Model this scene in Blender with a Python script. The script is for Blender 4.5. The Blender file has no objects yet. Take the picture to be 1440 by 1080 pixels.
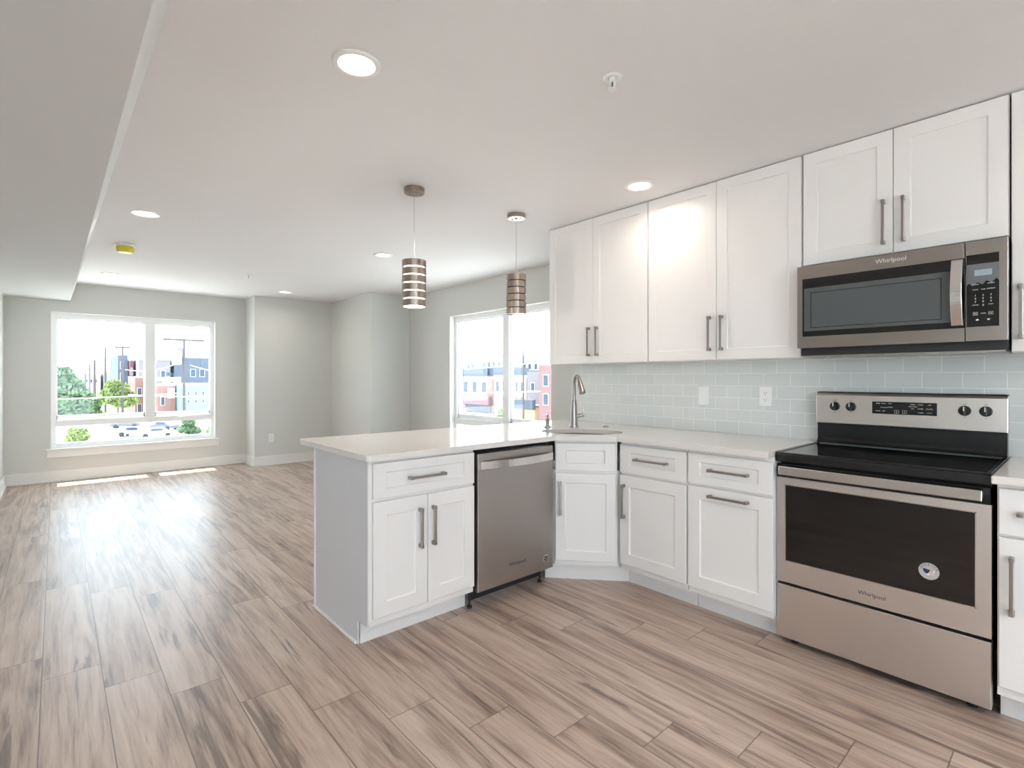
import bpy, bmesh, math, random
from mathutils import Vector, Matrix, noise as mnoise
random.seed(7)
SC = bpy.context.scene
COL = SC.collection
R = math.radians

# ------------------------------------------------------------------ camera, sky, sun, exposure
cam_d = bpy.data.cameras.new('camera')
cam_d.sensor_width = 36.0
cam_d.lens = 722.6 / 1440 * 36.0
cam_d.shift_y = -8.4 / 1440
cam_d.clip_end = 900
cam = bpy.data.objects.new('camera', cam_d)
COL.objects.link(cam)
cam.location = (0, 0, 1.264)
cam.rotation_euler = (R(90), 0, R(90 - 41.59))
SC.camera = cam

SKY_STRENGTH = 3.2
SUN_STRENGTH = 11.0
LAMP_W = 1.2
UPLIGHT_W = 62.0
EXPOSURE = 1.18
world = bpy.data.worlds.new('sky')
SC.world = world
world.use_nodes = True
bg = world.node_tree.nodes['Background']
bg.inputs[0].default_value = (0.76, 0.89, 1.0, 1)
bg.inputs[1].default_value = SKY_STRENGTH

sun_d = bpy.data.lights.new('sun', 'SUN')
sun_d.energy = SUN_STRENGTH
sun_d.angle = R(0.55)
sun_d.color = (1.0, 0.97, 0.92)
sun = bpy.data.objects.new('sun', sun_d)
COL.objects.link(sun)
sun.location = (-20, 1, 40)
sun.rotation_euler = Vector((math.cos(R(73.3)), 0.0, -math.sin(R(73.3)))).to_track_quat('-Z', 'Y').to_euler()

vs = SC.view_settings
SC.display_settings.display_device = 'sRGB'
vs.view_transform = 'Standard'
vs.look = 'None'
vs.exposure = EXPOSURE
vs.gamma = 1.0
vs.use_curve_mapping = False
SC.cycles.use_denoising = True
SC.cycles.max_bounces = 10
SC.cycles.diffuse_bounces = 6
SC.cycles.transparent_max_bounces = 16
SC.cycles.sample_clamp_indirect = 6.0
SC.cycles.caustics_reflective = False
SC.cycles.caustics_refractive = False

# ------------------------------------------------------------------ materials
def lin(c):
    return tuple((v / 12.92 if v <= 0.04045 else ((v + 0.055) / 1.055) ** 2.4) for v in [x / 255 for x in c]) + (1.0,)

def mat(name, rgb, rough=0.5, metal=0.0, spec=0.5, bump=0.0, bscale=60.0, var=0.0, vscale=8.0, stretch=None, emit=None, estr=0.0, aniso=0.0):
    m = bpy.data.materials.new(name)
    m.use_nodes = True
    nt = m.node_tree
    b = nt.nodes['Principled BSDF']
    c = lin(rgb)
    b.inputs['Base Color'].default_value = c
    b.inputs['Roughness'].default_value = rough
    b.inputs['Metallic'].default_value = metal
    b.inputs['Specular IOR Level'].default_value = spec
    if aniso: b.inputs['Anisotropic'].default_value = aniso
    if emit:
        b.inputs['Emission Color'].default_value = lin(emit)
        b.inputs['Emission Strength'].default_value = estr
    tc = nt.nodes.new('ShaderNodeTexCoord')
    src = tc.outputs['Object']
    if stretch:
        mp = nt.nodes.new('ShaderNodeMapping')
        mp.inputs['Scale'].default_value = stretch
        nt.links.new(src, mp.inputs['Vector'])
        src = mp.outputs['Vector']
    n = nt.nodes.new('ShaderNodeTexNoise')
    n.inputs['Scale'].default_value = vscale
    n.inputs['Detail'].default_value = 3
    nt.links.new(src, n.inputs['Vector'])
    mx = nt.nodes.new('ShaderNodeMix')
    mx.data_type = 'RGBA'
    mx.inputs['A'].default_value = tuple(v * (1 - var) for v in c[:3]) + (1,)
    mx.inputs['B'].default_value = tuple(min(1, v * (1 + var)) for v in c[:3]) + (1,)
    nt.links.new(n.outputs['Fac'], mx.inputs['Factor'])
    nt.links.new(mx.outputs['Result'], b.inputs['Base Color'])
    if bump:
        n2 = nt.nodes.new('ShaderNodeTexNoise')
        n2.inputs['Scale'].default_value = bscale
        n2.inputs['Detail'].default_value = 2
        nt.links.new(src, n2.inputs['Vector'])
        bp = nt.nodes.new('ShaderNodeBump')
        bp.inputs['Strength'].default_value = bump
        bp.inputs['Distance'].default_value = 0.002
        nt.links.new(n2.outputs['Fac'], bp.inputs['Height'])
        nt.links.new(bp.outputs['Normal'], b.inputs['Normal'])
    return m

M_WALL = mat('wall_paint', (215, 216, 212), 0.75, spec=0.3, bump=0.04, bscale=240, var=0.01)
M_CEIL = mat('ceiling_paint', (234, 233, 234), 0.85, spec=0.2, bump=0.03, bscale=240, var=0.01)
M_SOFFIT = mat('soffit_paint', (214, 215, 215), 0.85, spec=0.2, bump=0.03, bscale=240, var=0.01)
M_TRIM = mat('white_trim_paint', (236, 236, 233), 0.4, var=0.01)
M_CAB = mat('white_lacquer', (238, 235, 233), 0.38, spec=0.45, var=0.008, vscale=3)
M_PANEL = mat('grey_painted_panel', (220, 220, 224), 0.5, spec=0.4, var=0.01)
M_VINYL = mat('white_vinyl', (244, 245, 245), 0.35, var=0.01)
M_STEEL = mat('brushed_stainless', (226, 219, 215), 0.33, metal=1.0, bump=0.05, bscale=220, var=0.05, vscale=40, stretch=(1, 1, 45))
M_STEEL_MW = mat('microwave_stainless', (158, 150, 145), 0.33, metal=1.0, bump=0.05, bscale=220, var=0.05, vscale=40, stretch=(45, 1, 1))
M_STEEL_DW = mat('dark_brushed_stainless', (176, 171, 167), 0.36, metal=1.0, bump=0.05, bscale=220, var=0.05, vscale=40, stretch=(1, 1, 45))
M_STEEL_HI = mat('polished_steel', (226, 223, 221), 0.2, metal=1.0, var=0.03)
M_NICKEL = mat('brushed_nickel', (162, 154, 149), 0.3, metal=1.0, var=0.05, vscale=90)
M_NICKEL_D = mat('pendant_nickel', (166, 152, 142), 0.32, metal=1.0, var=0.06, vscale=60, stretch=(1, 1, 20))
M_BLACK = mat('black_enamel', (22, 22, 23), 0.25, spec=0.5, var=0.05)
M_BLACKM = mat('matt_black_plastic', (28, 28, 30), 0.55, var=0.05)
M_GLASSB = mat('black_ceramic_glass', (13, 13, 14), 0.06, spec=0.6, var=0.08, vscale=30)
M_GREYGL = mat('grey_screen_glass', (80, 84, 86), 0.12, spec=0.6, var=0.06, vscale=400)
M_COUNTER = mat('white_quartz', (226, 221, 217), 0.12, spec=0.5, var=0.03, vscale=120)
M_LEGEND = mat('printed_legend', (225, 225, 222), 0.5)
M_LEGEND_D = mat('dark_print', (70, 68, 66), 0.5)
M_LCD = mat('lcd_panel', (168, 188, 196), 0.25, var=0.03)
M_PLASTIC = mat('white_plastic', (240, 240, 238), 0.35, var=0.01)
M_YELLOW = mat('yellow_cover', (214, 196, 60), 0.4, var=0.15, vscale=40)
M_LENS = mat('lamp_lens', (255, 250, 244), 0.5, emit=(255, 244, 228), estr=4.0)
M_PEND_ON = mat('lit_frosted_glass', (255, 250, 244), 0.5, emit=(255, 250, 240), estr=3.0)
M_PEND_OFF = mat('unlit_smoked_glass', (40, 36, 34), 0.3, var=0.05)
M_BLUE = mat('navy_print', (32, 44, 96), 0.5)
M_RED = mat('red_print', (190, 60, 60), 0.5)
M_SILVER = mat('silver_foil', (205, 205, 205), 0.35, metal=0.6)

def film_material():
    m = bpy.data.materials.new('clear_film'); m.use_nodes = True
    nt = m.node_tree; out = nt.nodes['Material Output']; nt.nodes.remove(nt.nodes['Principled BSDF'])
    tr = nt.nodes.new('ShaderNodeBsdfTransparent'); gl = nt.nodes.new('ShaderNodeBsdfGlossy'); df = nt.nodes.new('ShaderNodeBsdfDiffuse')
    gl.inputs['Roughness'].default_value = 0.15
    df.inputs['Color'].default_value = lin((190, 205, 220))
    a = nt.nodes.new('ShaderNodeMixShader'); b = nt.nodes.new('ShaderNodeMixShader')
    a.inputs[0].default_value = 0.5; b.inputs[0].default_value = 0.35
    nt.links.new(gl.outputs[0], a.inputs[1]); nt.links.new(df.outputs[0], a.inputs[2])
    nt.links.new(tr.outputs[0], b.inputs[1]); nt.links.new(a.outputs[0], b.inputs[2])
    nt.links.new(b.outputs[0], out.inputs['Surface'])
    return m
M_FILM = film_material()

def glass_material():
    m = bpy.data.materials.new('window_glass'); m.use_nodes = True
    nt = m.node_tree; out = nt.nodes['Material Output']; nt.nodes.remove(nt.nodes['Principled BSDF'])
    tr = nt.nodes.new('ShaderNodeBsdfTransparent'); gl = nt.nodes.new('ShaderNodeBsdfGlossy')
    tr.inputs['Color'].default_value = (0.95, 0.97, 0.97, 1)
    gl.inputs['Roughness'].default_value = 0.0
    lw = nt.nodes.new('ShaderNodeLayerWeight'); lw.inputs['Blend'].default_value = 0.5
    pw = nt.nodes.new('ShaderNodeMath'); pw.operation = 'POWER'; pw.inputs[1].default_value = 4.0
    nt.links.new(lw.outputs['Facing'], pw.inputs[0])
    fr = nt.nodes.new('ShaderNodeMath'); fr.operation = 'MULTIPLY_ADD'; fr.inputs[1].default_value = 0.5; fr.inputs[2].default_value = 0.025
    nt.links.new(pw.outputs[0], fr.inputs[0])
    mx = nt.nodes.new('ShaderNodeMixShader')
    nt.links.new(fr.outputs[0], mx.inputs[0]); nt.links.new(tr.outputs[0], mx.inputs[1]); nt.links.new(gl.outputs[0], mx.inputs[2])
    nt.links.new(mx.outputs[0], out.inputs['Surface'])
    return m
M_GLASS = glass_material()

def floor_material():
    m = bpy.data.materials.new('grey_brown_plank_floor'); m.use_nodes = True
    nt = m.node_tree; N = nt.nodes; L = nt.links; b = N['Principled BSDF']
    def math_(op, a, bb=None):
        n = N.new('ShaderNodeMath'); n.operation = op
        for i, v in enumerate((a, bb)):
            if v is None: continue
            if isinstance(v, (int, float)): n.inputs[i].default_value = v
            else: L.new(v, n.inputs[i])
        return n.outputs[0]
    def comb(x, y, z=0.0):
        n = N.new('ShaderNodeCombineXYZ')
        for i, v in enumerate((x, y, z)):
            if isinstance(v, (int, float)): n.inputs[i].default_value = v
            else: L.new(v, n.inputs[i])
        return n.outputs[0]
    def noise_(v, scale, detail=4, rough=0.5, dist=0.0):
        n = N.new('ShaderNodeTexNoise'); n.inputs['Scale'].default_value = scale; n.inputs['Detail'].default_value = detail
        n.inputs['Roughness'].default_value = rough; n.inputs['Distortion'].default_value = dist
        L.new(v, n.inputs['Vector']); return n.outputs['Fac']
    def ramp(v, stops):
        n = N.new('ShaderNodeValToRGB'); e = n.color_ramp.elements
        e[0].position, e[0].color = stops[0][0], lin(stops[0][1])
        e[1].position, e[1].color = stops[-1][0], lin(stops[-1][1])
        for p, c in stops[1:-1]:
            k = e.new(p); k.color = lin(c)
        L.new(v, n.inputs[0]); return n.outputs[0]
    def mixc(f, a, bb, mode='MIX'):
        n = N.new('ShaderNodeMix'); n.data_type = 'RGBA'; n.blend_type = mode
        for k, v in (('Factor', f), ('A', a), ('B', bb)):
            if isinstance(v, (int, float)): n.inputs[k].default_value = v
            elif isinstance(v, tuple): n.inputs[k].default_value = v
            else: L.new(v, n.inputs[k])
        return n.outputs['Result']
    tc = N.new('ShaderNodeTexCoord'); sp = N.new('ShaderNodeSeparateXYZ'); L.new(tc.outputs['Object'], sp.inputs[0])
    X, Y = sp.outputs[0], sp.outputs[1]
    yy = math_('DIVIDE', math_('ADD', Y, 0.045), 0.1935)
    row = math_('FLOOR', yy); fy = math_('FRACT', yy)
    xx = math_('DIVIDE', math_('SUBTRACT', math_('ADD', X, 2.905), math_('MULTIPLY', row, 0.236)), 1.22)
    colm = math_('FLOOR', xx); fx = math_('FRACT', xx)
    wn = N.new('ShaderNodeTexWhiteNoise'); wn.noise_dimensions = '2D'; L.new(comb(row, colm), wn.inputs['Vector'])
    rnd = wn.outputs['Value']
    ox = math_('MULTIPLY', rnd, 57.0); oy = math_('MULTIPLY', rnd, 23.0)
    v1 = comb(math_('ADD', math_('MULTIPLY', X, 1.1), ox), math_('ADD', math_('MULTIPLY', Y, 13.0), oy))
    v2 = comb(math_('ADD', math_('MULTIPLY', X, 3.5), ox), math_('ADD', math_('MULTIPLY', Y, 75.0), oy))
    v3 = comb(math_('ADD', math_('MULTIPLY', X, 0.8), oy), math_('ADD', math_('MULTIPLY', Y, 12.0), ox))
    g1 = noise_(v1, 1.0, 5, 0.6, 1.2)
    g2 = noise_(v2, 1.0, 4, 0.6, 0.3)
    g3 = noise_(v3, 1.3, 5, 0.6, 0.8)
    t = math_('ADD', math_('MULTIPLY', g1, 0.68), math_('MULTIPLY', g2, 0.32))
    t = math_('ADD', t, math_('MULTIPLY', math_('SUBTRACT', rnd, 0.5), 0.07))
    base = ramp(t, [(0.31, (98, 78, 66)), (0.42, (152, 129, 115)), (0.52, (184, 161, 146)), (0.66, (204, 184, 170))])
    cr = ramp(g3, [(0.335, (0, 0, 0)), (0.40, (255, 255, 255))])
    base = mixc(math_('MULTIPLY', math_('SUBTRACT', 1.0, cr), 0.7), base, lin((76, 61, 52)))
    # seams
    dy = math_('MULTIPLY', math_('MINIMUM', fy, math_('SUBTRACT', 1.0, fy)), 0.1935)
    dx = math_('MULTIPLY', math_('MINIMUM', fx, math_('SUBTRACT', 1.0, fx)), 1.22)
    d = math_('MINIMUM', dx, dy)
    seam = math_('LESS_THAN', d, 0.0019)
    base = mixc(math_('MULTIPLY', seam, 0.75), base, lin((70, 60, 54)))
    L.new(base, b.inputs['Base Color'])
    b.inputs['Specular IOR Level'].default_value = 0.6
    b.inputs['Coat Weight'].default_value = 0.5
    b.inputs['Coat Roughness'].default_value = 0.36
    rg = math_('ADD', 0.34, math_('MULTIPLY', g2, 0.14))
    L.new(rg, b.inputs['Roughness'])
    h = math_('MINIMUM', d, 0.003)
    h = math_('ADD', math_('MULTIPLY', h, 0.5), math_('MULTIPLY', g2, 0.0006))
    bp = N.new('ShaderNodeBump'); bp.inputs['Strength'].default_value = 0.25; bp.inputs['Distance'].default_value = 1.0
    L.new(h, bp.inputs['Height']); L.new(bp.outputs['Normal'], b.inputs['Normal'])
    return m
M_FLOOR = floor_material()

def tile_material():
    m = bpy.data.materials.new('pale_glass_subway_tile'); m.use_nodes = True
    nt = m.node_tree; N = nt.nodes; L = nt.links; b = N['Principled BSDF']
    tc = N.new('ShaderNodeTexCoord'); sp = N.new('ShaderNodeSeparateXYZ'); cb = N.new('ShaderNodeCombineXYZ')
    L.new(tc.outputs['Object'], sp.inputs[0]); L.new(sp.outputs[0], cb.inputs[0]); L.new(sp.outputs[2], cb.inputs[1])
    mp = N.new('ShaderNodeMapping'); mp.inputs['Location'].default_value = (1.846 + 0.152 * 20, -0.914 + 0.0755 * 20, 0)
    L.new(cb.outputs[0], mp.inputs['Vector'])
    br = N.new('ShaderNodeTexBrick'); L.new(mp.outputs[0], br.inputs['Vector'])
    br.inputs['Scale'].default_value = 1.0; br.inputs['Brick Width'].default_value = 0.152; br.inputs['Row Height'].default_value = 0.0755
    br.inputs['Mortar Size'].default_value = 0.0016; br.inputs['Mortar Smooth'].default_value = 0.1; br.inputs['Bias'].default_value = 0
    br.offset = 0.5; br.offset_frequency = 2
    br.inputs['Color1'].default_value = lin((216, 220, 219)); br.inputs['Color2'].default_value = lin((221, 224, 222)); br.inputs['Mortar'].default_value = lin((246, 247, 246))
    L.new(br.outputs['Color'], b.inputs['Base Color'])
    b.inputs['Roughness'].default_value = 0.12
    b.inputs['Specular IOR Level'].default_value = 0.5
    bp = N.new('ShaderNodeBump'); bp.inputs['Strength'].default_value = 0.4; bp.inputs['Distance'].default_value = 0.002; bp.invert = True
    L.new(br.outputs['Fac'], bp.inputs['Height']); L.new(bp.outputs['Normal'], b.inputs['Normal'])
    return m
M_TILE = tile_material()

def brick_material(name, c1, c2, mortar):
    m = bpy.data.materials.new(name); m.use_nodes = True
    nt = m.node_tree; N = nt.nodes; L = nt.links; b = N['Principled BSDF']
    tc = N.new('ShaderNodeTexCoord'); sp = N.new('ShaderNodeSeparateXYZ'); cb = N.new('ShaderNodeCombineXYZ'); ad = N.new('ShaderNodeMath')
    L.new(tc.outputs['Object'], sp.inputs[0]); ad.operation = 'ADD'
    L.new(sp.outputs[0], ad.inputs[0]); L.new(sp.outputs[1], ad.inputs[1])
    L.new(ad.outputs[0], cb.inputs[0]); L.new(sp.outputs[2], cb.inputs[1])
    br = N.new('ShaderNodeTexBrick'); L.new(cb.outputs[0], br.inputs['Vector'])
    br.inputs['Scale'].default_value = 1.0; br.inputs['Brick Width'].default_value = 0.4; br.inputs['Row Height'].default_value = 0.15; br.inputs['Mortar Size'].default_value = 0.012
    br.inputs['Color1'].default_value = lin(c1); br.inputs['Color2'].default_value = lin(c2); br.inputs['Mortar'].default_value = lin(mortar)
    L.new(br.outputs['Color'], b.inputs['Base Color']); b.inputs['Roughness'].default_value = 0.9
    return m

# ------------------------------------------------------------------ mesh builder
class MB:
    def __init__(self): self.v = []; self.f = []; self.mi = []; self.cur = 0
    def _add(self, vs, fs):
        o = len(self.v); self.v += [tuple(p) for p in vs]
        for f in fs: self.f.append(tuple(o + i for i in f)); self.mi.append(self.cur)
        return self
    def box(self, x0, x1, y0, y1, z0, z1):
        v = [(x, y, z) for z in (z0, z1) for y in (y0, y1) for x in (x0, x1)]
        return self._add(v, [(0, 2, 3, 1), (4, 5, 7, 6), (0, 1, 5, 4), (2, 6, 7, 3), (0, 4, 6, 2), (1, 3, 7, 5)])
    def prism(self, poly, z0, z1):                  # poly counter-clockwise seen from above
        n = len(poly); v = [(x, y, z0) for x, y in poly] + [(x, y, z1) for x, y in poly]
        return self._add(v, [tuple(range(n))[::-1], tuple(range(n, 2 * n))] + [(i, (i + 1) % n, n + (i + 1) % n, n + i) for i in range(n)])
    def lathe(self, prof, c=(0, 0, 0), n=32, axis='z', cap=True):
        v = []
        for r, h in prof:
            for k in range(n):
                a = 2 * math.pi * k / n; p = (r * math.cos(a), r * math.sin(a), h)
                if axis == 'y': p = (p[0], -h, p[1])            # grows towards the viewer (-y)
                v.append((c[0] + p[0], c[1] + p[1], c[2] + p[2]))
        m = len(prof); fs = []
        for j in range(m - 1):
            for k in range(n):
                fs.append((j * n + k, j * n + (k + 1) % n, (j + 1) * n + (k + 1) % n, (j + 1) * n + k))
        if cap: fs += [tuple(range(n))[::-1], tuple(range((m - 1) * n, m * n))]
        return self._add(v, fs)
    def tube(self, pts, r, n=10, caps=True):
        pts = [Vector(p) for p in pts]; rs = r if isinstance(r, (list, tuple)) else [r] * len(pts)
        v = []; up = None
        for i, p in enumerate(pts):
            t = (pts[min(i + 1, len(pts) - 1)] - pts[max(i - 1, 0)]).normalized()
            if up is None: up = t.orthogonal().normalized()
            up = (up - t * up.dot(t)).normalized(); s = t.cross(up)
            for k in range(n):
                a = 2 * math.pi * k / n; v.append(p + (up * math.cos(a) + s * math.sin(a)) * rs[i])
        m = len(pts); fs = [(j * n + k, j * n + (k + 1) % n, (j + 1) * n + (k + 1) % n, (j + 1) * n + k) for j in range(m - 1) for k in range(n)]
        if caps: fs += [tuple(range(n))[::-1], tuple(range((m - 1) * n, m * n))]
        return self._add(v, fs)
    def strap(self, pts, z0, z1, th):                # vertical strap following a plan path, thickness th
        n = len(pts); v = []
        for i, (x, y) in enumerate(pts):
            v += [(x, y, z0), (x, y, z1), (x, y + th, z0), (x, y + th, z1)]
        fs = [(0, 1, 3, 2), ((n - 1) * 4, (n - 1) * 4 + 2, (n - 1) * 4 + 3, (n - 1) * 4 + 1)]
        for i in range(n - 1):
            a, b = i * 4, i * 4 + 4
            fs += [(a, b, b + 1, a + 1), (a + 2, a + 3, b + 3, b + 2), (a, a + 2, b + 2, b), (a + 1, b + 1, b + 3, a + 3)]
        return self._add(v, fs)
    def door(self, x0, x1, z0, z1, y=0.0, th=0.02, rail=0.066, deep=0.008, railz=None):
        rz = railz or rail
        L_ = [(0, 0, th), (0, 0, 0.002), (0.002, 0.002, 0.0), (rail, rz, 0.0), (rail + 0.0015, rz + 0.0015, 0.005), (rail + 0.005, rz + 0.005, deep)]
        v = []
        for s, q, d in L_: v += [(x0 + s, y + d, z0 + q), (x1 - s, y + d, z0 + q), (x1 - s, y + d, z1 - q), (x0 + s, y + d, z1 - q)]
        fs = [(3, 2, 1, 0)]
        for j in range(len(L_) - 1):
            for k in range(4): fs.append((j * 4 + k, j * 4 + (k + 1) % 4, (j + 1) * 4 + (k + 1) % 4, (j + 1) * 4 + k))
        e = (len(L_) - 1) * 4; fs.append((e, e + 1, e + 2, e + 3))
        return self._add(v, fs)
    def handle(self, x, z, length, vertical, y=0.0, w=0.012, out=0.032):
        h = length / 2
        for s in (-1, 1):
            c = s * (h - 0.008)
            if vertical: self.box(x - w * .6, x + w * .6, y - out - 0.001, y, z + c - 0.009, z + c + 0.009)
            else: self.box(x + c - 0.009, x + c + 0.009, y - out - 0.001, y, z - w * .6, z + w * .6)
        if vertical: self.box(x - w / 2, x + w / 2, y - out, y - out + 0.010, z - h, z + h)
        else: self.box(x - h, x + h, y - out, y - out + 0.010, z - w / 2, z + w / 2)
        return self
    def text(self, body, size, x, z, y=0.0, ext=0.0004, align='CENTER', rot=0.0):
        cu = bpy.data.curves.new('lettering', 'FONT'); cu.body = body; cu.size = size; cu.extrude = ext; cu.align_x = align; cu.align_y = 'CENTER'; cu.resolution_u = 3
        ob = bpy.data.objects.new('lettering', cu); COL.objects.link(ob)
        dg = bpy.context.evaluated_depsgraph_get(); me = bpy.data.meshes.new_from_object(ob.evaluated_get(dg))
        mtx = Matrix.Translation((x, y, z)) @ Matrix.Rotation(rot, 4, 'Y') @ Matrix.Rotation(math.pi / 2, 4, 'X')
        self._add([mtx @ v.co for v in me.vertices], [tuple(p.vertices) for p in me.polygons])
        bpy.data.objects.remove(ob); bpy.data.meshes.remove(me); bpy.data.curves.remove(cu)
        return self
    def xf(self, mtx):
        self.v = [tuple(mtx @ Vector(p)) for p in self.v]; return self

def tag(o, label=None, cat=None, group=None, kind=None):
    if label: o['label'] = label
    if cat: o['category'] = cat
    if group: o['group'] = group
    if kind: o['kind'] = kind
    return o

def build(name, mb, mats, parent=None, bevel=0.0, smooth=False, label=None, segs=2):
    me = bpy.data.meshes.new(name); me.from_pydata(mb.v, [], mb.f); me.validate()
    mats = mats if isinstance(mats, (list, tuple)) else [mats]
    for m in mats: me.materials.append(m)
    if len(mats) > 1 and len(me.polygons) == len(mb.mi):
        me.polygons.foreach_set('material_index', mb.mi)
    if smooth: me.polygons.foreach_set('use_smooth', [True] * len(me.polygons))
    me.update()
    o = bpy.data.objects.new(name, me); COL.objects.link(o)
    if parent: o.parent = parent
    if smooth:
        try: me.set_sharp_from_angle(angle=R(35))
        except Exception: pass
    if bevel:
        b = o.modifiers.new('bevel', 'BEVEL'); b.width = bevel; b.segments = segs; b.limit_method = 'ANGLE'; b.angle_limit = R(40); b.harden_normals = False
    if label: o['label'] = label
    return o

def thing(name, label, cat, loc=(0, 0, 0), rz=0.0, group=None):
    o = bpy.data.objects.new(name, None); COL.objects.link(o); o.location = loc; o.rotation_euler = (0, 0, rz); o.empty_display_size = 0.1
    return tag(o, label, cat, group)

def struct(name, mb, m, bevel=0.0, label=None):
    o = build(name, mb, m, None, bevel); o['kind'] = 'structure'
    if label: o['label'] = label
    return o

def copy_tree(o, parent=None):
    c = o.copy(); COL.objects.link(c)
    if parent: c.parent = parent
    for ch in list(o.children): copy_tree(ch, c)
    return c

# ------------------------------------------------------------------ room shell
CE = 2.44
struct('floor', MB().box(-8.6, 2.75, -2.75, 4.02, -0.12, 0.0), M_FLOOR)
struct('ceiling', MB().box(-8.6, 2.75, -2.75, 4.02, CE, CE + 0.12), M_CEIL)

def holed(axis, face, back, a0, a1, h0, h1, z0, z1, top=CE):      # wall with one window hole; axis 'x' = plane of constant X
    m = MB()
    for (p, q, r, s) in ((a0, h0, 0, top), (h1, a1, 0, top), (h0, h1, 0, z0), (h0, h1, z1, top)):
        if axis == 'x': m.box(min(face, back), max(face, back), p, q, r, s)
        else: m.box(p, q, min(face, back), max(face, back), r, s)
    return m
struct('wall_far', holed('x', -8.38, -8.60, -0.455, 2.115, -0.05, 1.722, 0.40, 2.075), M_WALL)
struct('wall_column', MB().box(-8.60, -7.92, 2.115, 3.225, 0, CE), M_WALL)
struct('wall_chase', MB().box(-8.60, -6.55, 3.225, 4.02, 0, CE), M_WALL)
struct('wall_window', holed('y', 3.82, 4.02, -6.55, -2.83, -5.52, -3.69, 0.40, 2.065), M_WALL)
struct('wall_kitchen', MB().box(-2.83, 2.75, 3.208, 4.02, 0, CE), M_WALL)
struct('wall_left', MB().box(-8.60, -3.0, -0.60, -0.455, 0, CE), M_WALL)
struct('wall_alcove', holed('y', -2.6, -2.75, -3.0, 2.6, 0.3, 2.3, 0.40, 2.075), M_WALL)
struct('wall_near', holed('x', 2.6, 2.75, -2.75, 3.208, -1.9, 0.9, 0.05, 2.10), M_WALL)
struct('wall_hall', MB().box(-3.12, -3.0, -2.75, -0.60, 0, CE), M_WALL)

# dropped soffit along the left side, its edge leaning slightly
def soffit():
    m = MB(); xs = (-8.38, 2.6); v = []
    for x in xs:
        eb = 0.134 + (x + 8.38) * 0.0072; et = 0.182 + (x + 8.38) * 0.0127
        y0 = -0.455 if x < -3 else -2.6
        v.append(((x, y0, 2.214), (x, eb, 2.214), (x, et, CE), (x, y0, CE)))
    eb = lambda x: 0.134 + (x + 8.38) * 0.0072
    et = lambda x: 0.182 + (x + 8.38) * 0.0127
    for x0, x1, y0 in ((-8.38, -3.0, -0.455), (-3.0, 2.6, -2.6)):
        a = [(x0, y0, 2.214), (x0, eb(x0), 2.214), (x0, et(x0), CE), (x0, y0, CE)]
        b = [(x1, y0, 2.214), (x1, eb(x1), 2.214), (x1, et(x1), CE), (x1, y0, CE)]
        m._add(a + b, [(0, 1, 2, 3), (7, 6, 5, 4), (0, 4, 5, 1), (1, 5, 6, 2), (2, 6, 7, 3), (3, 7, 4, 0)])
    return m
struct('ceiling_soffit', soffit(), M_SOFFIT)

def base_run(name, pts):                      # baseboard with a quarter-round shoe, pts = (axis-aligned polyline, room on the left of travel)
    m = MB()
    for (x0, y0, x1, y1, nx, ny) in pts:
        for t, h in ((0.014, 0.135), (0.026, 0.022)):
            xa, xb = sorted((x0, x1)); ya, yb = sorted((y0, y1))
            if nx: xa, xb = sorted((x0, x0 + nx * t))
            if ny: ya, yb = sorted((y0, y0 + ny * t))
            m.box(xa, xb, ya, yb, 0, h)
    return struct(name, m, M_TRIM, 0.003)
base_run('baseboard_far', [(-8.38, -0.455, -8.38, 2.115, 1, 0)])
base_run('baseboard_column', [(-8.366, 2.115, -7.894, 2.115, 0, -1), (-7.92, 2.115, -7.92, 3.225, 1, 0)])
base_run('baseboard_chase', [(-7.894, 3.225, -6.524, 3.225, 0, -1), (-6.55, 3.225, -6.55, 3.82, 1, 0)])
base_run('baseboard_window', [(-6.524, 3.82, -2.83, 3.82, 0, -1)])
base_run('baseboard_left', [(-8.354, -0.455, -3.0, -0.455, 0, 1)])

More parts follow.
